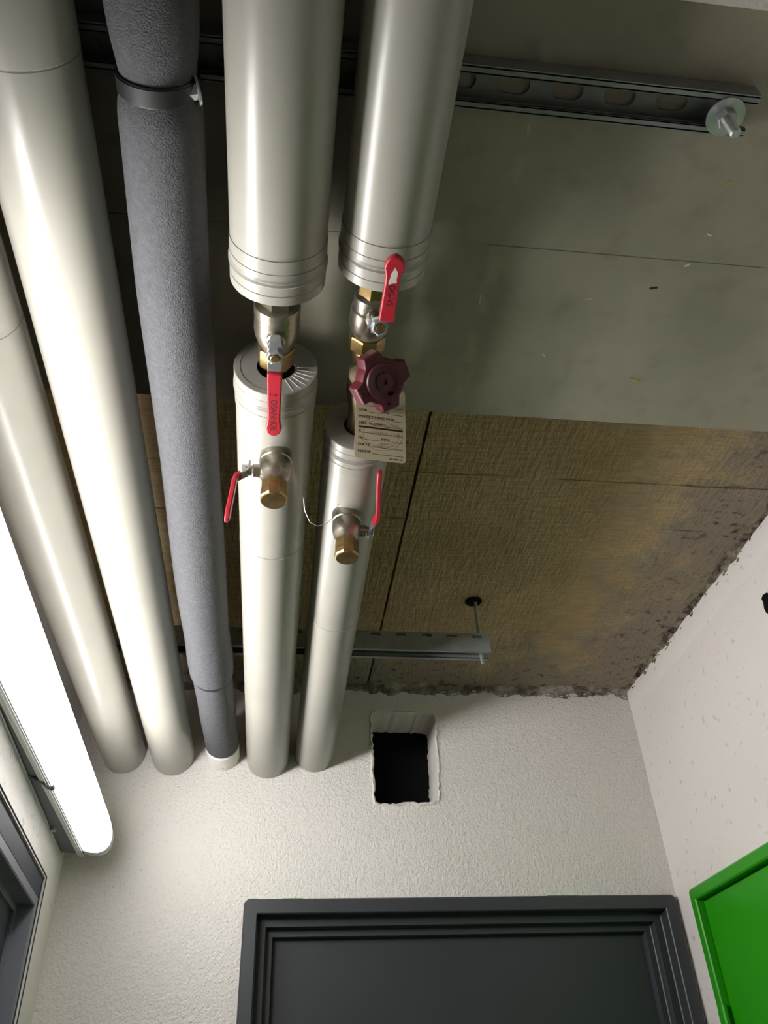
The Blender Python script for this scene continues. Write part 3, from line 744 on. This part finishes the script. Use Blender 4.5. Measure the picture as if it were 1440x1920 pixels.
fs = [(i*k+j, i*k+(j+1) % k, (i+1)*k+(j+1) % k, (i+1)*k+j) for i in range(3) for j in range(k)] + [tuple(range(k-1, -1, -1)), tuple(range(3*k, 4*k))]
wheel = obj('handwheel', wm.add(vs, fs), M_MAROON, bv, smooth=25, bevel=.0010)
obj('wheel_boss', MB().lathe([(.0205, -.001), (.0205, .0015), (.0195, .0030), (.0182, .0030), (.0150, .0012), (.0100, .0008), (.0096, .0022), (.0030, .0024), (.0024, -.001), (0, -.001)], wc, wa, 48), M_MAROON, wheel, smooth=30)
obj('boss_window', MB().prism(rounded([(-.003, -.002), (.003, -.002), (.003, .002), (-.003, .002)], .0015), wc + we1*.0085 - we2*.0120 + wa*.0012, we1, we2, wa, 0, .0009), M_VOID, wheel, smooth=0)
for kk, (tx, ang) in enumerate((('CE', 122), ('PN', 214), ('*', 292))):
    t = math.radians(ang); text_part('cast_mark', tx, .0080, M_VOID if tx == '*' else mat('cast_mark_maroon', (92, 30, 42), .5), wheel, wc + (we1*math.cos(t) + we2*math.sin(t))*.0262 - we1*.004 - we2*.003 + wa*.0001, we1, wa, thick=.0004)

# card tag hanging from the valve
TW, TZ0, TZ1, TY = .0555, .5690, .6740, .6345
tl = Vector((1, .06, -.035)).normalized(); tn = Vector((.06, -1, -.05)).normalized(); tn = (tn - tl*tn.dot(tl)).normalized(); tu = tn.cross(tl)
tag = thing('card_tag', V(.0935, TY, TZ1), 'cream printed card tag hanging below the maroon handwheel', 'tag')
to = V(.0660, TY - .001, TZ0 + .001)
TH = TZ1 - TZ0
card = obj('card', MB().plate(rounded([(0, 0), (TW, 0), (TW, TH), (0, TH)], .005, 5), [stadium(TW/2, TH - .008, .0052, .005)], to, tl, tu, tn, -.0004, .0), M_PAPER, tag, smooth=0)
def tp(x, y): return to + tl*x + tu*y + tn*.00015
def rule(x0, x1, y, h=.0005, ma=M_INK):
    obj('printed_rule', MB().prism([(x0, y-h/2), (x1, y-h/2), (x1, y+h/2), (x0, y+h/2)], to, tl, tu, tn, 0, .00015), ma, card, smooth=0)
def tt(s, x, y, size=.0052, ma=M_INK, flip=False):
    if not flip: text_part('printed_text', s, size, ma, card, tp(x, y), tl, tn, thick=.00006)
    else:
        o_ = text_part('show_through_print', s, size, ma, card, tp(x, y), tl, tn, thick=.00004)
        for vv in o_.data.vertices:
            q = vv.co.dot(tl); vv.co -= tl*(2*q)
L0 = .0085; DL = .0094
lines = [('NAME', 0), ('DATE', 1), ('\u0394p', 2), ('K', 3), ('DES. FLOW', 4), ('PRESETTING POS.', 5), ('STA', 6), ('No', 7)]
starts = {'NAME': .0195, 'DATE': .0190, '\u0394p': .0110, 'K': .0085, 'DES. FLOW': .0325, 'PRESETTING POS.': .0440, 'STA': .0150, 'No': .012}
for s, i in lines:
    y = L0 + DL*i + (.002 if i > 3 else 0)
    tt(s, .0035, y, .0052)
    if s in ('\u0394p', 'STA'):
        rule(starts[s], .027, y - .0004); tt('POS.' if s == '\u0394p' else 'DN', .0285, y, .0052); rule(.0405, .0525, y - .0004)
    else: rule(starts[s], .0525, y - .0004)
rule(.0035, .0525, L0 + DL*4 - .0018, .0026)
tt('ISO 9001', .0480, L0 + DL*4 - .0005 + .0012, .0075, M_INK2, True)
tt('ISO 14001', .0495, L0 + DL*3 - .0022, .0075, M_INK2, True)
tt('Certified', .040, L0 + DL*1.45, .0035, M_INK2, True); tt('management', .038, L0 + DL*1.1, .0032, M_INK2, True)
tt('00 - 700 - 00', .0375, .0028, .0026)
for r_ in (.0235, .0200):
    c_ = (.0285, .0370)
    pts = [(c_[0] + r_*math.cos(t/48*2*math.pi), c_[1] + r_*math.sin(t/48*2*math.pi)) for t in range(48)]
    pin = [(c_[0] + (r_-.0006)*math.cos(t/48*2*math.pi), c_[1] + (r_-.0006)*math.sin(t/48*2*math.pi)) for t in range(48)]
    obj('stamp_ring', MB().plate(pts, [pin], to, tl, tu, tn, 0, .0001), M_INK2, card, smooth=0)
hp = to + tl*(TW/2) + tu*(TH - .008)
wp = [hp + tn*.001, hp + Vector((-.001, -.004, .012)), V(.0880, .622, .700), V(.0870, .6130, .7140), V(.0850, .618, .7180), V(.0800, .6300, .7195)]
obj('tag_wire', MB().tube(wp, .0005, 6), M_COPPER, tag)

# drain valves: small ball valves screwed into the pipes from below
def drain(x, y, zt, label, stem_dir, lever_pts, stem_z, pts_len, yaw=0):
    root = thing('drain_valve', V(x, y, zt), label, 'valve', 'drain ball valves under the pipes')
    o = V(x, y, zt)
    obj('valve_body', MB().lathe([(0, -.006), (.0195, -.006), (.0202, -.004), (.0202, .010), (.0192, .0115), (.0196, .014), (.0200, .024), (.0178, .034), (.0150, .040), (.0150, .046), (0, .046)], o, -Z, 40), M_NICKEL, root, smooth=30)
    cap = obj('hex_cap', MB().lathe([(0, .042), (.0150, .042), (.0165, .046), (.0165, .058), (.0172, .060), (.0172, .068), (.0155, .0705), (0, .0705)], o, -Z, 8, phase=.35), M_BRASS, root, smooth=0)
    obj('cap_face', MB().lathe([(.0, .0700), (.0150, .0700), (.0146, .0718), (0, .0720)], o, -Z, 32), M_BRASS, cap, smooth=40)
    so = V(x, y, stem_z)
    obj('stem_neck', MB().lathe([(0, .012), (.0085, .012), (.0085, .026), (.0065, .028), (.0065, .036), (0, .036)], so, stem_dir, 24), M_NICKEL, root, smooth=30)
    return root, so
dr, so = drain(-.0178, .7624, .681, 'left drain valve with brass cap, its red lever hanging towards the foam pipe', -X, None, .656, 0)
xs = -.0178
lp = obj('lever_plate', strip([V(xs - .031, .7624, .668), V(xs - .033, .7624, .652), V(xs - .040, .7624, .6475), V(xs - .0465, .7624, .6440)], Y, .013, .0022), M_ZINC, dr, smooth=0, bevel=.0006)
obj('lever_nut', MB().lathe([(0, .033), (.0072, .033), (.0072, .0395), (.0060, .0405), (0, .0405)], so, -X, 6), M_ZINC, lp, smooth=0)
obj('grip', strip([V(xs - .0405, .7624, .6480), V(xs - .0462, .7620, .6440), V(xs - .0478, .7615, .6360), V(xs - .0492, .761, .6150), V(xs - .0515, .760, .5850), V(xs - .0520, .760, .5755)], Y, [.013, .013, .012, .012, .014, .008], .0058), M_RED, lp, smooth=30, bevel=.0014)

dr, so = drain(.0812, .8965, .696, 'right drain valve with brass cap, its red lever pointing back towards the viewer', X, None, .671, 0)
xs = .0812
lp = obj('lever_plate', strip([V(xs + .031, .9060, .671), V(xs + .0315, .890, .671), V(xs + .034, .879, .671), V(xs + .0385, .868, .6705)], Z, .013, .0022), M_ZINC, dr, smooth=0, bevel=.0006)
obj('lever_nut', MB().lathe([(0, .030), (.0072, .030), (.0072, .0365), (.0060, .0375), (0, .0375)], so, X, 6), M_ZINC, lp, smooth=0)
obj('grip', strip([V(xs + .0350, .8755, .671), V(xs + .0388, .866, .6705), V(xs + .0392, .858, .6705), V(xs + .0372, .835, .671), V(xs + .0325, .790, .671), V(xs + .0315, .770, .671)], Z, [.013, .013, .012, .012, .014, .008], .0058), M_RED, lp, smooth=30, bevel=.0014)

# stray wire curling between the two pipes
wp = [V(.0195, .857, .695), V(.0225, .868, .680), V(.0300, .8775, .668), V(.0400, .8790, .663), V(.0520, .8740, .664), V(.0620, .868, .672), V(.0680, .865, .692)]
wire = obj('loose_wire', MB().tube(wp, .0005, 6), M_ZINC); wire['label'] = 'thin bright wire curling between the pipes beside the right drain valve'; wire['category'] = 'wire'

# ------------------------------------------------------------------ lamp on the left wall
M_ENDCAP = mat('white_translucent_end', (240, 240, 236), .3)
M_CLIP = mat('grey_clip', (77, 78, 80), .45)
SEC = [(.001, .5000), (.016, .4960), (.032, .4955), (.045, .501), (.053, .512), (.055, .524), (.0545, .536), (.050, .552), (.042, .571), (.030, .588), (.012, .597), (.001, .598)]
def luminaire(WF, seam_v, U0, U1, back, clips, label):
    """wall lamp: WF(u, v, z) maps wall coordinates to space, seam_v(u) is where housing and diffuser meet, back(u) the rear of the housing"""
    lamp = thing('linear_luminaire', WF((U0+U1)/2, 0, .545), label, 'lamp')
    def along(u, p, z): return WF(u, seam_v(u) + p, z)
    CUBE = [(0, 1, 2, 3), (7, 6, 5, 4), (0, 4, 5, 1), (1, 5, 6, 2), (2, 6, 7, 3), (3, 7, 4, 0)]
    hv = []
    for u in (U0, UB, U1): hv += [WF(u, back(u), .505), along(u, 0, .503), along(u, 0, .588), WF(u, back(u), .588)]
    obj('housing', MB().add(hv, [(0, 1, 2, 3), (11, 10, 9, 8)] + [(a*4+j, a*4+4+j, a*4+4+(j+1) % 4, a*4+(j+1) % 4) for a in (0, 1) for j in range(4)]), M_HOUSING, lamp, smooth=0, bevel=.002)
    def extr(us, scales=None):
        q = len(SEC); vs = []; cen = (.022, .546)
        for i, u in enumerate(us):
            s = 1 if not scales else scales[i]
            vs += [along(u, cen[0] + (p-cen[0])*s if p > .002 else p, cen[1] + (z-cen[1])*s) for p, z in SEC]
        fs = [(i*q+j, i*q+(j+1) % q, (i+1)*q+(j+1) % q, (i+1)*q+j) for i in range(len(us)-1) for j in range(q)] + [tuple(range(q-1, -1, -1)), tuple((len(us)-1)*q+j for j in range(q))]
        return MB().add(vs, fs)
    obj('diffuser', extr([U0 + .190, U0 + .25, U0 + .4, U1 - .3, U1 - .130]), M_LAMP, lamp, smooth=50)
    obj('diffuser_end', extr([U0 + .036, U0 + .1895]), M_LAMP_END, lamp, smooth=50)
    obj('diffuser_end', extr([U1 - .1295, U1 - .036]), M_LAMP_END, lamp, smooth=50)
    obj('end_cap', extr([U0 - .006, U0 - .003, U0 + .006, U0 + .0355], [.80, .90, .97, 1.0]), M_ENDCAP, lamp, smooth=50)
    obj('end_cap', extr([U1 - .0355, U1 - .006, U1 + .003], [1.0, .97, .85]), M_ENDCAP, lamp, smooth=50)
    for dz, dp in ((.0, -.0035), (.0010, -.0085), (.0020, -.0135)):          # ribbed lip along the lower seam
        hv = []
        for u in (U0 - .004, U1): hv += [along(u, dp, .4975 + dz), along(u, dp + .0036, .4970 + dz), along(u, dp + .0036, .4987 + dz), along(u, dp, .4992 + dz)]
        obj('seam_rib', MB().add(hv, CUBE), M_LIP, lamp, smooth=0)
    for uc in clips:                                                        # spring clips across the underside
        sv = seam_v(uc); bk = back(uc)
        path = [WF(uc + .012, bk + .001, .5030), WF(uc + .008, bk + .010, .5005), WF(uc, bk + .020, .4995), WF(uc - .004, sv - .004, .4945), WF(uc - .004, sv + .004, .4910), WF(uc - .004, sv + .008, .4925), WF(uc - .004, sv + .009, .4950)]
        obj('clip', strip(path, LU, .014, .0022), M_CLIP, lamp, smooth=30, bevel=.0005)
    obj('bracket_screw', MB().lathe([(0, -.004), (.006, -.004), (.006, .003), (0, .003)], WF(U0 + .165, back(U0 + .165) + .005, .503), Z, 16), M_ZINC, lamp)
    return lamp
luminaire(LW, lambda u: .0498 - .0377*u, .048, 1.57, lambda u: .001 if u <= UB else .0732 - .0659*u, (.475, 1.2), 'long glowing tube luminaire fixed along the left wall')
